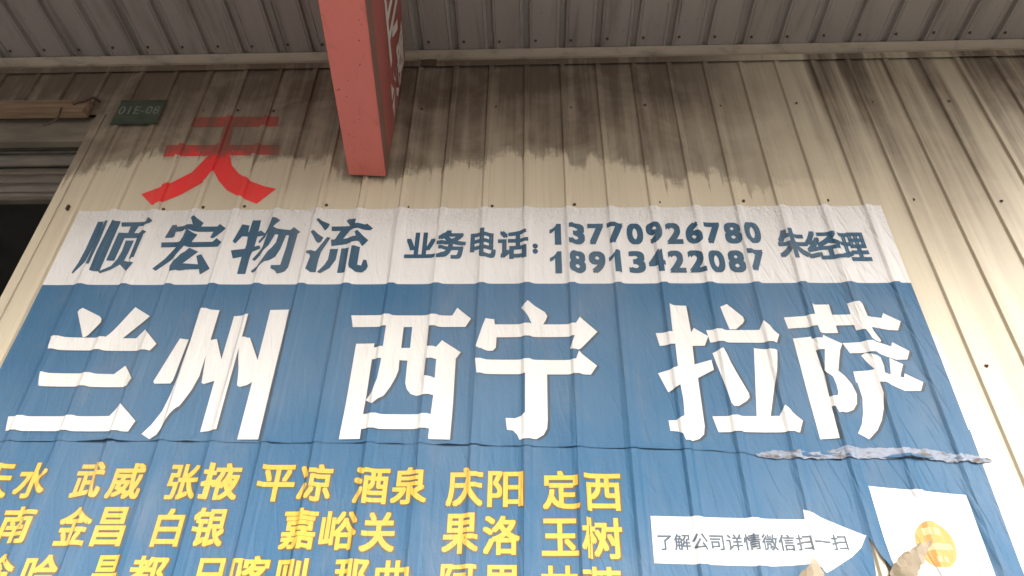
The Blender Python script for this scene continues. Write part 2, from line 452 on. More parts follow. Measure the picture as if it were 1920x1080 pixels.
# ------------------------------------------------------------------ vinyl print
def vinyl(name, build, rough=0.52, spec=0.16):
    """Printed vinyl: creases and crinkles follow the cloth wherever the ink is."""
    nt = NT(name)
    c = build(nt)
    grime = nt.smooth(nt.noise((5, 1, 2.2), 5, 0.65, 0.4), 0.48, 0.80)
    c = nt.mix(nt.math('MULTIPLY', grime, 0.16), c, (0.30, 0.25, 0.20))
    fade = nt.smooth(nt.noise((1.1, 1, 0.8), 3, 0.5), 0.4, 0.68)
    c = nt.mix(nt.math('MULTIPLY', fade, 0.10), c, (0.42, 0.44, 0.46))
    drip = nt.smooth(nt.noise((46, 1, 1.1), 4, 0.6), 0.56, 0.78)
    c = nt.mix(nt.math('MULTIPLY', drip, 0.10), c, (0.28, 0.24, 0.20))
    folds = nt.noise((20, 1, 1.6), 3, 0.5, 0.6)
    rx = nt.math('ADD', nt.x, nt.math('MULTIPLY', nt.z, 0.22))
    cv = nt.t.nodes.new('ShaderNodeCombineXYZ')
    nt.link(nt.math('MULTIPLY', rx, 13.0), cv.inputs[0])
    nt.link(nt.math('MULTIPLY', nt.z, 2.2), cv.inputs[2])
    dn = nt.t.nodes.new('ShaderNodeTexNoise')
    dn.inputs['Scale'].default_value = 1.0
    dn.inputs['Detail'].default_value = 2.0
    nt.link(cv.outputs[0], dn.inputs['Vector'])
    crease = nt.math('ABSOLUTE', nt.math('SUBTRACT', dn.outputs['Fac'], 0.5))
    crease = nt.smooth(crease, 0.0, 0.06)
    rightish = nt.smooth(nt.x, 2.7, 3.7, 0.35, 1.0)
    crk = nt.noise((52, 1, 40), 3, 0.6, 1.2)
    ntop = nt.smooth(nt.z, 3.86, 4.06, 0.20, 1.0)
    h = nt.math('MULTIPLY', folds, 0.5)
    h = nt.math('ADD', h, nt.math('MULTIPLY', nt.math('MULTIPLY', crease, rightish), 0.26))
    h = nt.math('ADD', h, nt.math('MULTIPLY', crk, ntop))
    nt.bump(h, 0.011, 0.85)
    r = nt.math('MULTIPLY_ADD', nt.noise((7, 1, 7), 3), 0.2, rough - 0.08)
    return nt.done(c, r, spec)

BLUE_A, BLUE_B = (0.038, 0.108, 0.206), (0.048, 0.130, 0.238)
WHITE_A, WHITE_B = (0.595, 0.59, 0.595), (0.66, 0.656, 0.66)
def panel_ink(nt):
    blue = nt.mix(nt.noise((2, 1, 2), 3), BLUE_A, BLUE_B)
    white = nt.mix(nt.noise((4, 1, 4), 4), WHITE_A, WHITE_B)
    line = nt.math('MULTIPLY_ADD', nt.x, -0.0046, 3.633)
    return nt.mix(nt.math('GREATER_THAN', nt.z, line), blue, white)
M['vinyl_top'] = vinyl('banner_print', panel_ink)
M['vinyl_blue'] = vinyl('banner_blue_print', lambda nt: nt.mix(nt.noise((2, 1, 2), 3), BLUE_A, BLUE_B))
M['ink_white'] = vinyl('white_ink', lambda nt: nt.mix(nt.noise((4, 1, 4), 4), (0.61, 0.605, 0.60), (0.66, 0.655, 0.65)))
M['ink_navy'] = vinyl('navy_ink', lambda nt: nt.mix(nt.noise((6, 1, 6), 3), (0.030, 0.078, 0.135), (0.042, 0.098, 0.160)))
M['ink_yellow'] = vinyl('yellow_ink', lambda nt: nt.mix(nt.noise((6, 1, 9), 3), (0.58, 0.365, 0.055), (0.64, 0.43, 0.085)))
M['ink_shadow'] = vinyl('shadow_ink', lambda nt: nt.mix(nt.noise((6, 1, 6), 3), (0.034, 0.062, 0.095), (0.055, 0.072, 0.088)))
M['ink_amber'] = vinyl('amber_edge_ink', lambda nt: nt.mix(nt.noise((6, 1, 6), 3), (0.10, 0.085, 0.06), (0.16, 0.11, 0.055)))
M['ink_grey'] = vinyl('grey_ink', lambda nt: nt.mix(nt.noise((6, 1, 6), 3), (0.06, 0.09, 0.13), (0.09, 0.12, 0.16)))
M['ink_orange'] = vinyl('orange_ink', lambda nt: nt.mix(nt.noise((20, 1, 20), 3), (0.58, 0.25, 0.075), (0.64, 0.33, 0.12)))
M['ink_cream'] = vinyl('cream_ink', lambda nt: nt.mix(nt.noise((30, 1, 30), 3), (0.62, 0.38, 0.16), (0.66, 0.54, 0.32)))
M['ink_teal'] = vinyl('teal_ink', lambda nt: nt.mix(nt.noise((20, 1, 20), 3), (0.09, 0.36, 0.28), (0.12, 0.40, 0.32)))
M['vinyl_back'] = simple('vinyl_underside', (0.25, 0.205, 0.145), (0.36, 0.305, 0.225), (12, 12, 5), 0.55, 0.3, 0.006, (18, 18, 9))
M['peeled'] = simple('peeled_vinyl_strip', (0.10, 0.085, 0.072), (0.225, 0.26, 0.33), (16, 16, 34), 0.5, 0.3, 0.006, (22, 22, 50), lo=0.3, hi=0.5)

# ------------------------------------------------------------------ ground and the dark bay behind the door
g = mesh_obj('ground', [(-400, -400, 0), (400, -400, 0), (400, 400, 0), (-400, 400, 0)], [(0, 1, 2, 3)], M['ground'])
tag(g, 'pale concrete yard in front of the warehouse', 'ground', kind='structure')
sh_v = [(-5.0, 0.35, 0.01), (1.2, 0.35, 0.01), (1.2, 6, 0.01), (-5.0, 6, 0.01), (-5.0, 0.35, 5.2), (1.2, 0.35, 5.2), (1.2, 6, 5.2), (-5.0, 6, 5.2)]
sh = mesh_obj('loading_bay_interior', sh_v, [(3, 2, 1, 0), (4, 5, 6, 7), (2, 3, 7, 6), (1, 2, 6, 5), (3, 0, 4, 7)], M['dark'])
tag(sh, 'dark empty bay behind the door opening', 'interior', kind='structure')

# ------------------------------------------------------------------ corrugated wall
PITCH = 0.2
RIB = [(-0.0195, 0.0), (-0.0175, 0.0008), (-0.0122, 0.0115), (-0.0098, 0.0130), (0.0098, 0.0130), (0.0122, 0.0115), (0.0175, 0.0008), (0.0195, 0.0)]
def sheet_profile(x0, x1, r0, n):
    """(x, rise) points from x0 to x1 with ribs at r0, r0+pitch..."""
    pts = [(x0, 0.0)]
    for k in range(n):
        for dx, h in RIB:
            x = r0 + k * PITCH + dx
            if x0 < x < x1:
                pts.append((x, h))
    pts.append((x1, 0.0))
    return pts

def wall_sheet_mesh(name, prof, z0, z1, mat, nz=1):
    vs, fs = [], []
    n = len(prof)
    for j in range(nz + 1):
        z = z0 + (z1 - z0) * j / nz
        for x, h in prof:
            vs.append((x, -h, z))
    for j in range(nz):
        for i in range(n - 1):
            a = j * n + i
            fs.append((a, a + 1, a + n + 1, a + n))
    me = bpy.data.meshes.new(name)
    me.from_pydata(vs, [], fs)
    me.materials.append(mat)
    return me

wall = empty('warehouse_wall', (2.0, 0, 0))
tag(wall, 'cream corrugated steel warehouse wall with soot stains below the canopy', 'wall')
def on_wall(me, name, x, y=0.0, z=0.0):
    return link_mesh(name, me, (x - 2.0, y, z), wall)
full = wall_sheet_mesh('wall_sheet', sheet_profile(-0.03, 0.83, 0.0, 5), 0.0, 5.32, M['wall'], 4)
for i in range(8):
    on_wall(full, 'wall_sheet', 0.8 * i + 0.0, -0.0012 * (i % 2))
first = wall_sheet_mesh('wall_sheet', sheet_profile(-0.138, -0.005, 0.0, 1), 0.0, 5.32, M['wall'], 4)
on_wall(first, 'wall_sheet', 0.0, 0.0016)
over = wall_sheet_mesh('wall_sheet', sheet_profile(-0.83, 0.03, -0.8, 5), 4.80, 5.32, M['wall'])
for i in range(5):
    on_wall(over, 'wall_sheet', -0.8 * i - (0.168 if i == 0 else 0.0) * 0, -0.0024 - 0.0012 * (i % 2))
far = wall_sheet_mesh('wall_sheet', sheet_profile(-0.83, 0.03, -0.8, 5), 0.0, 4.80, M['wall'])
on_wall(far, 'wall_sheet', -4.0)  # unseen wall beyond the opening, added to block light

# screws with dark rusty washers beside every second rib
def screw_mesh():
    bm = bmesh.new()
    bmesh.ops.create_cone(bm, segments=10, radius1=0.0085, radius2=0.0075, depth=0.003, cap_ends=True, matrix=Matrix.Translation((0, 0, 0.0015)))
    bmesh.ops.create_cone(bm, segments=6, radius1=0.0055, radius2=0.005, depth=0.006, cap_ends=True, matrix=Matrix.Translation((0, 0, 0.006)))
    me = bpy.data.meshes.new('screw')
    bm.to_mesh(me); bm.free()
    me.materials.append(M['screw'])
    return me
screw = screw_mesh()
rng = random.Random(4)
for zz in (4.82, 4.10, 3.20, 2.30):
    for k in range(-2, 32):
        if (k % 2 == 1 and k != 3) or (k < 1 and zz < 4.5):
            continue
        if zz < 4.0 and k < 20:
            continue
        o = on_wall(screw, 'screw', k * PITCH + 0.031 + rng.uniform(-.004, .004), -0.001, zz + rng.uniform(-.012, .012))
        o.rotation_euler = (R(90), 0, rng.random() * 3)
# cable clip left on the sheet beside the banner corner
box('clip', (-0.043 - 2.0, -0.016, 4.09), (-0.030 - 2.0, 0.001, 4.12), M['screw'], wall, 0.003)

# opening edge: folded return of the sheet
extr = [(-0.140, 0.30), (-0.140, -0.004), (-0.095, -0.006), (-0.092, -0.003)]
tv, tf = [], []
for z in (0.0, 1.2, 2.4, 3.6, 4.80):
    for x, y in extr:
        tv.append((x - 2.0, y, z))
for j in range(4):
    for i in range(3):
        a = j * 4 + i
        tf.append((a, a + 1, a + 5, a + 4))
mesh_obj('edge_trim', tv, tf, M['wall'], wall)

# ------------------------------------------------------------------ red painted character on the wall sheets
def wall_rise(x, z):
    d = (x + 0.1) % PITCH - 0.1
    for (a, ha), (b, hb) in zip(RIB, RIB[1:]):
        if a <= d <= b:
            return ha + (hb - ha) * (d - a) / (b - a)
    return 0.0
WALL_LINES = [dx for dx, h in RIB]

# ------------------------------------------------------------------ the banner's surface
BAN = [(0.0, .0135), (.0105, .0135), (.0150, .0105), (.0230, .0040), (.034, .0012), (.052, .0005), (.100, 0.0)]
BAN_LINES = sorted({s * d for d, h in BAN for s in (-1, 1)} - {-0.1})
SEAM = [(-0.5, 2.872), (.8, 2.872), (1.6, 2.864), (2.4, 2.849), (2.9, 2.832), (3.07, 2.815), (4.2, 2.79)]
def interp(tab, x):
    if x <= tab[0][0]:
        return tab[0][1]
    for (a, ya), (b, yb) in zip(tab, tab[1:]):
        if x <= b:
            return ya + (yb - ya) * (x - a) / (b - a)
    return tab[-1][1]
def sstep(t):
    t = min(1.0, max(0.0, t))
    return t * t * (3 - 2 * t)
def cloth(x, z, lower=False):
    """How far the cloth stands off the flat of the wall."""
    d = abs((x + 0.1) % PITCH - 0.1)
    k = round(x / PITCH)
    sway = 0.008 * noise.noise((k * 7.3, z * 2.1, 0.3))          # folds wander a little along each rib
    h = interp(BAN, min(0.1, abs(d + (sway if d > 0.02 else 0.0))))
    h += 0.0035 + 0.0022 * (noise.noise((x * 3.1, z * 1.7, 5.0)) + 0.6) + 0.0012 * noise.noise((x * 17, z * 5, 2.0))
    t = z - interp(SEAM, x)
    if not lower and t < 0.02:                                  # loose lower hem of the upper sheet
        h += (0.02 - max(t, 0)) / 0.02 * (0.0008 + 0.024 * max(0.0, noise.noise((x * 4.3, 1.0, 8.0))) + 0.014 * max(0, noise.noise((x * 15, 4.0, 8.0))))
    if lower and z < 2.53:                                      # edges of the tear stand away
        a = sstep((2.52 - z) / 0.22)
        if x < 3.39:
            h += 0.045 * a * sstep((x - 3.16) / 0.22) + 0.02 * a * sstep(1 - abs(x - 3.17) / 0.09)
        else:
            h += 0.030 * a * sstep((3.53 - x) / 0.13)
    return max(h, 0.004)

def inside_only(ov, of, tris):
    """Keep the cells whose centre lies in one of the glyph's own triangles."""
    t = np.array([[tris[0][f[0]], tris[0][f[i]], tris[0][f[i + 1]]] for f in tris[1] for i in range(1, len(f) - 1)])
    a, b, c = t[:, 0], t[:, 1], t[:, 2]
    cr = lambda p, q, r: (q[:, 0] - p[:, 0]) * (r[1] - p[:, 1]) - (q[:, 1] - p[:, 1]) * (r[0] - p[:, 0])
    out = []
    for f in of:
        m_ = (sum(ov[i].x for i in f) / len(f), sum(ov[i].y for i in f) / len(f))
        s1, s2, s3 = cr(a, b, m_), cr(b, c, m_), cr(c, a, m_)
        if np.any(((s1 > 0) & (s2 > 0) & (s3 > 0)) | ((s1 < 0) & (s2 < 0) & (s3 < 0))):
            out.append(f)
    return out

def draped(name, polys, mat, surf, lines, depth, parent, tris=None, dz=0.05, keep=None, smooth=False):
    """Cut flat shapes (x, z) along the folds, unite overlaps, and lay them on a surface."""
    vs, es, fs = [], [], []
    if tris:
        vs = [Vector(p) for p in tris[0]]
        es = list(tris[2])
    else:
        for poly in polys:
            b = len(vs)
            vs += [Vector(p) for p in poly]
            fs.append(list(range(b, b + len(poly))))
    for f in fs:
        if sum(vs[f[i - 1]].x * vs[f[i]].y - vs[f[i]].x * vs[f[i - 1]].y for i in range(len(f))) < 0:
            f.reverse()
    x0, x1 = min(v.x for v in vs), max(v.x for v in vs)
    z0, z1 = min(v.y for v in vs), max(v.y for v in vs)
    for k in range(math.floor(x0 / PITCH) - 1, math.ceil(x1 / PITCH) + 2):
        for l in lines:
            x = k * PITCH + l
            if x0 < x < x1:
                es.append((len(vs), len(vs) + 1))
                vs += [Vector((x, z0 - 0.003)), Vector((x, z1 + 0.003))]
    for k in range(math.floor(z0 / dz), math.ceil(z1 / dz) + 1):
        z = k * dz
        if z0 < z < z1:
            es.append((len(vs), len(vs) + 1))
            vs += [Vector((x0 - 0.003, z)), Vector((x1 + 0.003, z))]
    ov, oe, of, _, _, src = delaunay_2d_cdt(vs, es, fs, 0, 1e-6, True)
    if tris:
        faces = inside_only(ov, of, tris)
    else:
        faces = [f for f, s in zip(of, src) if len(s)]
    used = sorted({i for f in faces for i in f})
    idx = {i: n for n, i in enumerate(used)}
    verts = [(ov[i].x, -(surf(ov[i].x, ov[i].y) + depth), ov[i].y) for i in used]
    faces = [[idx[i] for i in f] for f in faces]
    return mesh_obj(name, verts, faces, mat, parent, smooth)

red = draped('painted_character', [[(x / 1000, z / 1000) for x, z in p] for p in GLYPHS['tian']], M['red_paint'],
             lambda x, z: wall_rise(x, z), WALL_LINES, 0.0022, wall, smooth=False)
red.location.x = -2.0
red['label'] = 'bold red brush-shaped character, its top strokes under soot'

banner = empty('banner', (1.95, -0.005, 2.0))
tag(banner, 'blue and white printed vinyl banner stretched over the ribbed wall', 'banner')
def under_banner(o):
    o.location = (-1.95, 0.005, -2.0)
    return o
xr = 3.866
seam_pts = [(x, interp(SEAM, x)) for x in (0.02, .4, .8, 1.2, 1.6, 2.0, 2.4, 2.65, 2.9, 3.0, 3.07, 3.3, 3.6, xr)]
seam_pts = [(x, z + 0.006 * noise.noise((x * 9, 3.3, 0))) for x, z in seam_pts]
top_edge = [(x, 4.084 - 0.0032 * x + 0.004 * noise.noise((x * 6, 0, 9.0))) for x in [xr - i * (xr - 0.03) / 40 for i in range(41)]]
upper = under_banner(draped('upper_panel', [seam_pts + top_edge], M['vinyl_top'], cloth, BAN_LINES, 0.0, banner, dz=0.02))
tear_l = [(3.27, 1.70), (3.336, 2.265), (3.360, 2.382), (3.374, 2.442), (3.379, 2.513)]
tear_r = [(3.399, 2.442), (3.422, 2.405), (3.427, 2.33), (3.424, 2.265), (3.47, 1.70)]
tear2 = [(3.10, 1.70), (3.125, 2.30), (3.169, 2.430), (3.190, 2.30), (3.205, 1.70)]
low_poly = [(0.012, 1.70)] + tear2 + tear_l + tear_r + [(3.865, 1.70), (3.863, 2.45), (3.866, 2.62), (3.872, 2.92), (3.0, 2.92), (0.02, 2.94)]
lower_surf = lambda x, z: cloth(x, z, True) - 0.0022
lower = under_banner(draped('lower_panel', [low_poly], M['vinyl_blue'], lower_surf, BAN_LINES, 0.0, banner, dz=0.04))
strip_pts = [(3.863, 3.36), (3.890, 3.34), (3.888, 3.1), (3.894, 2.9), (3.888, 2.6), (3.886, 2.3), (3.888, 1.70), (3.862, 1.70), (3.860, 2.6), (3.862, 3.0)]
under_banner(draped('white_border', [strip_pts], M['ink_white'], lambda x, z: cloth(x, z, True) - 0.0032, BAN_LINES, 0.0, banner, dz=0.04))

# peeled, crumpled strip along the lap
top_t = [(3.05, 2.822), (3.12, 2.842), (3.2, 2.838), (3.28, 2.832), (3.37, 2.856), (3.65, 2.85), (3.72, 2.842), (3.77, 2.822), (3.85, 2.822), (3.905, 2.797)]
bot_t = [(3.05, 2.812), (3.12, 2.800), (3.3, 2.800), (3.65, 2.802), (3.76, 2.786), (3.85, 2.784), (3.905, 2.79)]
pv, pf = [], []
NXs, NZs = 240, 10
for i in range(NXs + 1):
    x = 3.05 + 0.855 * i / NXs
    for j in range(NZs + 1):
        t = j / NZs
        z = interp(bot_t, x) * (1 - t * 0.8) + interp(top_t, x) * t * 0.8
        crumple = 0.003 - 0.012 * abs(noise.noise((x * 13 + z * 20, z * 38, 1.0))) - 0.007 * abs(noise.noise((x * 34 - z * 30, z * 60, 4.0)))
        calm = 0.3 + 0.7 * min(1, abs(x - 3.52) / 0.16)
        pv.append((x, -(cloth(x, z + 0.3) + 0.0050 + crumple * calm), z + noise.noise((x * 30, 2.0, t)) * 0.006 + noise.noise((x * 90, 5.0, t * 2)) * 0.004))
for i in range(NXs):
    for j in range(NZs):
        a = i * (NZs + 1) + j
        pf.append((a, a + NZs + 1, a + NZs + 2, a + 1))
ps = under_banner(mesh_obj('peeled_strip', pv, pf, M['peeled'], banner))
ps['label'] = 'crumpled pale strip peeling along the lap of the two sheets'

# ------------------------------------------------------------------ print: big characters with their printed shadow, smaller lettering
mm = lambda poly: [(x / 1000, z / 1000) for x, z in poly]
def shift(polys, dx, dz):
    return [[(x + dx, z + dz) for x, z in p] for p in polys]
for key in ('lan', 'zhou', 'xi', 'ning', 'la', 'sa'):
    polys = [mm(p) for p in GLYPHS[key]]
    o = under_banner(draped('lettering', polys, M['ink_white'], cloth, BAN_LINES, 0.0016, banner, dz=0.02))
    s = draped('drop_shadow', shift(polys, 0.011, -0.005), M['ink_shadow'], cloth, BAN_LINES, 0.0008, o, dz=0.02)
for key in ('shun', 'hong', 'wu', 'liu'):
    under_banner(draped('lettering', [mm(p) for p in GLYPHS[key]], M['ink_navy'], cloth, BAN_LINES, 0.0014, banner))

def text_tris(s, offset, spacing=1.0):
    cu = bpy.data.curves.new('lettering', 'FONT')
    cu.body = s
    cu.offset = offset
    cu.space_character = spacing
    cu.resolution_u = 4
    ob = bpy.data.objects.new('lettering', cu)
    col.objects.link(ob)
    dg = bpy.context.evaluated_depsgraph_get()
    me = ob.evaluated_get(dg).to_mesh()
    vs = [(v.co.x, v.co.y) for v in me.vertices]
    fs = [tuple(p.vertices) for p in me.polygons]
    ob.evaluated_get(dg).to_mesh_clear()
    bpy.data.objects.remove(ob)
    bpy.data.curves.remove(cu)
    return vs, fs
def fit_text(s, box4, bold, grow=0.0, spacing=1.0):
    """A glyph fitted to a box on the wall and thickened by uniting four shifted copies."""
    vs, fs = text_tris(s, 0.0, spacing)
    a0, a1 = min(v[0] for v in vs), max(v[0] for v in vs)
    b0, b1 = min(v[1] for v in vs), max(v[1] for v in vs)
    x0, x1, z0, z1 = box4
    r = bold * (z1 - z0)
    x0, x1, z0, z1 = x0 + r, x1 - r, z0 + r, z1 - r
    pts = [(x0 + (x - a0) / (a1 - a0) * (x1 - x0), z0 + (y - b0) / (b1 - b0) * (z1 - z0)) for x, y in vs]
    r += grow
    count = {}
    for f in fs:
        for i in range(len(f)):
            e = tuple(sorted((f[i - 1], f[i])))
            count[e] = count.get(e, 0) + 1
    rim = [e for e, c in count.items() if c == 1]
    av, af, ae = [], [], []
    for dx, dz in ((-1, -1), (1, -1), (1, 1), (-1, 1)):
        n = len(av)
        av += [(x + dx * r, z + dz * r) for x, z in pts]
        af += [tuple(i + n for i in f) for f in fs]
        ae += [(i + n, j + n) for i, j in rim]
    return av, af, ae

STYLE = {'yellow': ('ink_yellow', 0.022, 1.0), 'phone': ('ink_navy', 0.030, 1.0), 'digits': ('ink_navy', 0.048, 1.0), 'small': ('ink_grey', 0.018, 1.05)}
for kind, s, x0, x1, z0, z1 in TEXTS:
    mat, off, sp = STYLE[kind]
    if s == '：':
        for cz in (z1 - 30, z0 + 30):
            under_banner(draped('colon_dot', [[((x0 + x1) / 2000 + 0.0125 * math.cos(i * math.pi / 10), cz / 1000 + 0.015 * math.sin(i * math.pi / 10)) for i in range(20)]],
                                M[mat], cloth, BAN_LINES, 0.0016, banner))
        continue
    if kind == 'digits':
        pitch = (x1 - x0) / 10.78
        for i, ch in enumerate(s):
            xa = (x0 + i * pitch) / 1000
            if ch == '1':
                w_, h_ = 0.60 * pitch / 1000, (z1 - z0) / 1000
                shape = [(.44, 0), (1, 0), (1, 1), (.62, 1), (.50, .88), (.30, .78), (0, .70), (0, .52), (.25, .58), (.44, .68)]
                under_banner(draped('lettering', [[(xa + u * w_, z0 / 1000 + v * h_) for u, v in shape]], M[mat], cloth, BAN_LINES, 0.0016, banner))
            else:
                b4 = (xa - 0.02 * pitch / 1000, xa + 0.82 * pitch / 1000, z0 / 1000, z1 / 1000)
                under_banner(draped('lettering', None, M[mat], cloth, BAN_LINES, 0.0016, banner, tris=fit_text(ch, b4, off)))
        continue
    low = kind in ('yellow', 'small')
    srf = lower_surf if low else cloth
    b4 = (x0 / 1000, x1 / 1000, z0 / 1000, z1 / 1000)
    depth = 0.0030 if kind == 'small' else 0.0016
    o = under_banner(draped('lettering', None, M[mat], srf, BAN_LINES, depth, banner, tris=fit_text(s, b4, off, 0.0, sp)))
    if kind == 'yellow':
        vs, fs, es_ = fit_text(s, b4, off, 0.0035)
        draped('drop_shadow', None, M['ink_amber'], srf, BAN_LINES, 0.0008, o, tris=([(x + 0.003, z - 0.002) for x, z in vs], fs, es_))

arrow = [(2.638, 2.586), (3.175, 2.574), (3.177, 2.608), (3.374, 2.517), (3.345, 2.475), (3.305, 2.443), (3.205, 2.387), (3.198, 2.387), (3.190, 2.402), (3.17, 2.424), (3.164, 2.419), (3.017, 2.412), (2.634, 2.422)]
a = under_banner(draped('arrow', [arrow], M['ink_white'], lower_surf, BAN_LINES, 0.0014, banner))
card = [(3.431, 2.697), (3.766, 2.664), (3.766, 2.30), (3.764, 2.18), (3.436, 2.18), (3.434, 2.40)]
c_ = under_banner(draped('code_card', [card], M['ink_white'], lower_surf, BAN_LINES, 0.0014, banner))
def disc(cx, cz, rx, rz, n=40):
    return [(cx + rx * math.cos(2 * math.pi * i / n), cz + rz * math.sin(2 * math.pi * i / n)) for i in range(n)]
em = draped('emblem', [disc(3.602, 2.487, 0.066, 0.080)], M['ink_orange'], lower_surf, BAN_LINES, 0.0022, c_)
draped('emblem_band', [[(3.568, 2.542), (3.594, 2.544), (3.596, 2.520), (3.570, 2.518)], [(3.602, 2.543), (3.630, 2.541), (3.628, 2.517), (3.604, 2.519)], [(3.548, 2.488), (3.652, 2.490), (3.656, 2.470), (3.552, 2.466)], [(3.585, 2.444), (3.602, 2.446), (3.602, 2.428), (3.587, 2.426)], [(3.610, 2.446), (3.628, 2.444), (3.626, 2.426), (3.610, 2.428)]],
       M['ink_cream'], lower_surf, BAN_LINES, 0.0029, c_)
draped('emblem_badge', [disc(3.716, 2.345, 0.036, 0.042)], M['ink_teal'], lower_surf, BAN_LINES, 0.0022, c_)

# torn flaps curling out and showing the pale underside
def flap(poly, y_fn, name='torn_flap'):
    ring = []
    for (xa, za), (xb, zb) in zip(poly, poly[1:] + poly[:1]):
        n_ = max(1, int(math.hypot(xb - xa, zb - za) / 0.006))
        for i in range(n_):
            x_, z_ = xa + (xb - xa) * i / n_, za + (zb - za) * i / n_
            ring.append((x_ + 0.006 * noise.noise((x_ * 70, z_ * 70, 3.0)), z_ + 0.006 * noise.noise((x_ * 70, z_ * 70, 9.0))))
    poly = ring
    o = under_banner(draped(name, [poly], M['vinyl_back'], y_fn, [i * 0.02 - 0.1 for i in range(10)], 0.0, banner, dz=0.02))
    md = o.modifiers.new('thickness', 'SOLIDIFY')
    md.thickness = 0.0012
    o['label'] = 'torn vinyl flap curling outward, pale underside showing'
    return o
flap([(3.409, 2.388), (3.432, 2.420), (3.464, 2.447), (3.490, 2.454), (3.514, 2.470), (3.556, 2.479), (3.538, 2.448), (3.525, 2.430), (3.494, 2.395), (3.469, 2.352), (3.440, 2.25), (3.43, 2.10), (3.395, 2.10)],
     lambda x, z: 0.040 + 0.045 * sstep((x - 3.40) / 0.14) - 0.03 * abs(noise.noise((x * 16, z * 5, 1))))
flap([(3.150, 2.422), (3.128, 2.395), (3.095, 2.368), (3.08, 2.30), (3.09, 2.10), (3.19, 2.10), (3.186, 2.34), (3.176, 2.377), (3.160, 2.410)],
     lambda x, z: 0.050 + 0.03 * math.sin((x - 3.09) / 0.1 * 3.0) - 0.03 * abs(noise.noise((x * 16, z * 5, 1))))

# ------------------------------------------------------------------ canopy over the wall
CZ = 5.252
can = empty('canopy', (2.0, -2.0, 5.25))
tag(can, 'grey ribbed steel canopy roofed over the top of the wall', 'canopy')
GRV = [(-0.037, 0.0), (-0.033, -0.004), (-0.029, 0.0), (-0.019, 0.0), (-0.011, 0.022), (0.011, 0.022), (0.019, 0.0), (0.029, 0.0), (0.033, -0.004), (0.037, 0.0)]
def roof_mesh(x0, x1, r0, n, y0, y1):
    pts = [(x0, 0.0)]
    for k in range(n):
        for dx, h in GRV:
            x = r0 + k * PITCH + dx
            if x0 < x < x1:
                pts.append((x, h))
    pts.append((x1, 0.0))
    vs, fs = [], []
    ys = [y0, -0.5, -1.5, -2.5, y1]
    for y in ys:
        for x, h in pts:
            vs.append((x, y, h))
    n = len(pts)
    for j in range(len(ys) - 1):
        for i in range(n - 1):
            q = j * n + i
            fs.append((q, q + 1, q + n + 1, q + n))
    me = bpy.data.meshes.new('roof_sheet')
    me.from_pydata(vs, [], fs)
    me.materials.append(M['soffit'])
    return me
CAN_DEPTH = -4.8
rm = roof_mesh(-0.03, 0.83, 0.0, 5, 0.6, CAN_DEPTH)
for i in range(-6, 7):
    x = 0.8 * i
    o = link_mesh('roof_sheet', rm, (x - 2.0, 2.0, CZ - 5.25 + 0.0015 * (i % 2) + 0.006 * (x + 0.4 - 2.1)), can)
    o.rotation_euler = (R(0.6), 0, 0)
for k in range(-8, 30):
    for yy in (-0.115, -1.3):
        x = k * PITCH + 0.050
        o = link_mesh('screw', screw, (x - 2.0 + rng.uniform(-.004, .004), 2.0 + yy + rng.uniform(-.006, .006), CZ - 5.25 + 0.006 * (x - 2.1) + yy * 0.0105 - 0.0005), can)
        o.rotation_euler = (R(180), 0, rng.random() * 3)
# gutter edge that closes the outer end of the sheets
extrude_x('fascia', [(CAN_DEPTH + 1.99, 0.10), (CAN_DEPTH + 1.96, 0.10), (CAN_DEPTH + 1.96, -0.16), (CAN_DEPTH + 1.99, -0.16)], -6.8, 3.6, M['flash'], can, closed=True)

prof = [(-0.0205, 5.212), (-0.034, 5.2125), (-0.0375, 5.216), (-0.034, 5.2195), (-0.029, 5.2205), (-0.066, 5.243), (-0.067, 5.2465)]
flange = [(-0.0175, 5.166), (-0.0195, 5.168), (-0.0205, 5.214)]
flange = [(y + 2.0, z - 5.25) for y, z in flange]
prof = [(y + 2.0, z - 5.25) for y, z in prof]
for xa, xb, dy in ((-5.2, -1.1, 0.0), (-1.1, 1.675, 0.002), (1.66, 4.6, 0.0), (4.6, 6.4, 0.002)):
    p2 = [(y - dy, z - dy * 0.4) for y, z in prof]
    f = extrude_x('corner_flashing', p2, xa - 2.0, xb - 2.0, M['flash'], can, nx=3)
    f2 = extrude_x('flashing_flange', [(y - dy, z) for y, z in flange], xa - 2.0, xb - 2.0, M['wall'], can, nx=3)  # sooty wall paint darkens the flange; shade below the bead painted in too
    for ff in (f, f2):
        for v in ff.data.vertices:
            v.co.z += 0.006 * (v.co.x + 2.0 - 2.1)
# dark sealed joint of the flashing right of the hanging sign
box('flashing_joint', (1.60 - 2.0, 2.0 - 0.030, 5.162 - 5.25), (1.69 - 2.0, 2.0 - 0.018, 5.212 - 5.25), M['screw'], can, 0.002)

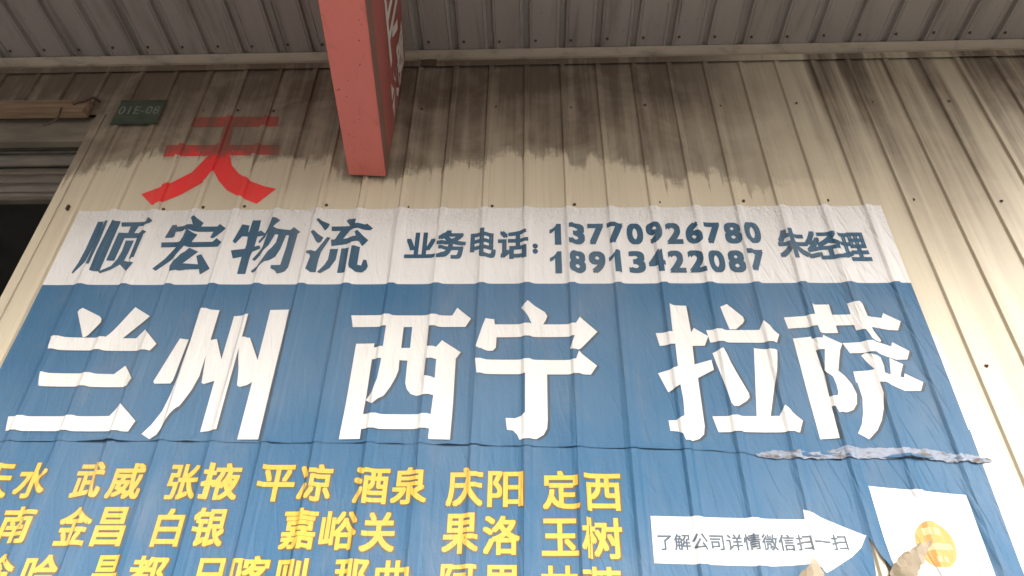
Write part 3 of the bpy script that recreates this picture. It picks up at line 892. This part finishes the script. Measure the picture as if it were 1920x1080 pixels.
# ------------------------------------------------------------------ red hanging sign under the canopy
sg = empty('hanging_sign', (1.408, 0.0, 4.29))
sg.rotation_euler = (0, 0, R(4.3))
tag(sg, 'faded red box sign with white characters hung below the canopy', 'sign')
SX, SD, SH = 0.092, -2.2, 0.955
body = box('body', (-SX, SD, 0.0), (SX, -0.018, SH), M['sign'], sg, 0.004)
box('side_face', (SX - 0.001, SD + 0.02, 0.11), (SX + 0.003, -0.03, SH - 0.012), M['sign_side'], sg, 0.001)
box('edging', (SX - 0.002, SD - 0.002, 0.004), (SX + 0.005, -0.022, 0.108), M['sign_edge'], sg, 0.002)
def sign_text(s, y0, y1, z0, z1):
    vs, fs = text_tris(s, 0.018)
    a0, a1 = min(v[0] for v in vs), max(v[0] for v in vs)
    b0, b1 = min(v[1] for v in vs), max(v[1] for v in vs)
    pts = [(SX + 0.0055, y0 + (x - a0) / (a1 - a0) * (y1 - y0), z0 + (y - b0) / (b1 - b0) * (z1 - z0)) for x, y in vs]
    return mesh_obj('lettering', pts, fs, M['sign_text'], sg)
sign_text('业', -0.74, -0.35, 0.42, 0.88)
sign_text('聚', -0.315, -0.045, 0.36, 0.90)

# ------------------------------------------------------------------ green number plate
pl = empty('number_plate', (0.10, -0.0175, 4.70))
tag(pl, 'small dark green number plate on the wall between the timber plank and the red character', 'plate')
box('plate', (-0.125, -0.004, 0.0), (0.125, 0.0, 0.19), M['plate'], pl, 0.0012)
box('rim', (-0.127, -0.006, 0.184), (0.127, 0.0005, 0.192), M['plate'], pl, 0.001)
box('rim', (-0.127, -0.006, -0.002), (0.127, 0.0005, 0.006), M['plate'], pl, 0.001)
vs, fs = text_tris('01E-08', 0.012, 1.1)
a0, a1 = min(v[0] for v in vs), max(v[0] for v in vs)
b0, b1 = min(v[1] for v in vs), max(v[1] for v in vs)
mesh_obj('lettering', [(-0.112 + (x - a0) / (a1 - a0) * 0.224, -0.0052, 0.075 + (y - b0) / (b1 - b0) * 0.065) for x, y in vs], fs, M['plate_text'], pl)

# ------------------------------------------------------------------ door head at the opening
pk = empty('timber_plank', (-2.1, 0, 4.77))
tag(pk, 'weathered brown timber plank nailed across the top of the door opening', 'plank')
bm = bmesh.new()
bmesh.ops.create_cube(bm, size=1.0)
bmesh.ops.subdivide_edges(bm, edges=[e for e in bm.edges if abs(e.verts[0].co.x - e.verts[1].co.x) > 0.5], cuts=24, use_grid_fill=True)
for v in bm.verts:
    v.co = Vector((v.co.x * 3.86 - 0.01 + (0.03 * noise.noise((v.co.y * 9, v.co.z * 9, 1)) if v.co.x > 0.49 else 0), (v.co.y - 0.55) * 0.045 - 0.004, (v.co.z + 0.5) * 0.095))
    v.co.z += 0.006 * noise.noise((v.co.x * 1.5, v.co.z * 9, 0))
    v.co.y += 0.004 * noise.noise((v.co.x * 2.5, v.co.z * 9, 7))
me = bpy.data.meshes.new('board')
bm.to_mesh(me); bm.free()
me.materials.append(M['wood'])
link_mesh('board', me, (0, 0, 0), pk)
link_mesh('nail', screw, (1.10, -0.052, 0.06), pk, (R(90), 0, 0))
link_mesh('nail', screw, (0.6, -0.052, 0.045), pk, (R(90), 0, 0))

lb = empty('door_lintel', (-2.1, 0.06, 4.62))
tag(lb, 'grey stained lintel board under the timber plank', 'lintel')
box('board', (-1.9, -0.03, 0.0), (1.96, 0.0, 0.20), M['lintel'], lb, 0.003)
box('lip', (-1.9, -0.045, -0.012), (1.96, -0.0, 0.006), M['lintel'], lb, 0.002)

# loose wires and a bent hook at the plank's end
def tube(name, pts, rad, mat, parent=None):
    cu = bpy.data.curves.new(name, 'CURVE')
    cu.dimensions = '3D'
    cu.bevel_depth = rad
    cu.bevel_resolution = 2
    sp = cu.splines.new('POLY')
    sp.points.add(len(pts) - 1)
    for q, p in zip(sp.points, pts):
        q.co = (*p, 1)
    ob = bpy.data.objects.new(name, cu)
    col.objects.link(ob)
    dg = bpy.context.evaluated_depsgraph_get()
    me = bpy.data.meshes.new_from_object(ob.evaluated_get(dg))
    bpy.data.objects.remove(ob)
    me.materials.clear(); me.materials.append(mat)
    o = link_mesh(name, me, (0, 0, 0), parent)
    return o
w = tube('loose_wire', [(-0.31, -0.052, 4.80), (-0.30, -0.06, 4.76), (-0.285, -0.066, 4.72), (-0.29, -0.066, 4.68), (-0.32, -0.062, 4.655), (-0.345, -0.06, 4.65)], 0.005, M['screw'])
tag(w, 'dark loose wire end hanging from the timber plank', 'wire')
w = tube('bent_hook', [(-0.16, -0.008, 4.905), (-0.17, -0.05, 4.885), (-0.20, -0.062, 4.845), (-0.235, -0.062, 4.835), (-0.255, -0.058, 4.825)], 0.008, M['screw'])
tag(w, 'short dark bent iron hook at the end of the timber plank', 'hook')

rs = empty('roller_shutter', (-2.1, 0.12, 4.28))
tag(rs, 'rolled-up grey steel shutter in the head of the dark door opening', 'shutter')
def slat(name, z0, z1, bulge, y=0.0, n=7):
    pf_ = []
    for i in range(n + 1):
        t = i / n
        pf_.append((y - bulge * math.sin(t * math.pi), z0 + (z1 - z0) * t))
    pf_ += [(y + 0.012, z1), (y + 0.012, z0)]
    return extrude_x(name, pf_, -1.9, 1.975, M['shutter'], rs, closed=True)
slat('slat', 0.402, 0.428, 0.008)
slat('slat', 0.378, 0.400, 0.008)
slat('slat', 0.350, 0.375, 0.010)
slat('curtain_roll', 0.262, 0.347, 0.030, 0.004, 12)
slat('slat', 0.205, 0.260, 0.006, 0.025)
slat('slat', 0.130, 0.203, 0.012, 0.01)
slat('slat', 0.060, 0.127, 0.012, 0.0)
slat('slat', 0.012, 0.057, 0.010, 0.0)
box('bottom_rail', (-1.9, -0.016, -0.012), (1.975, 0.02, 0.009), M['shutter'], rs, 0.003)
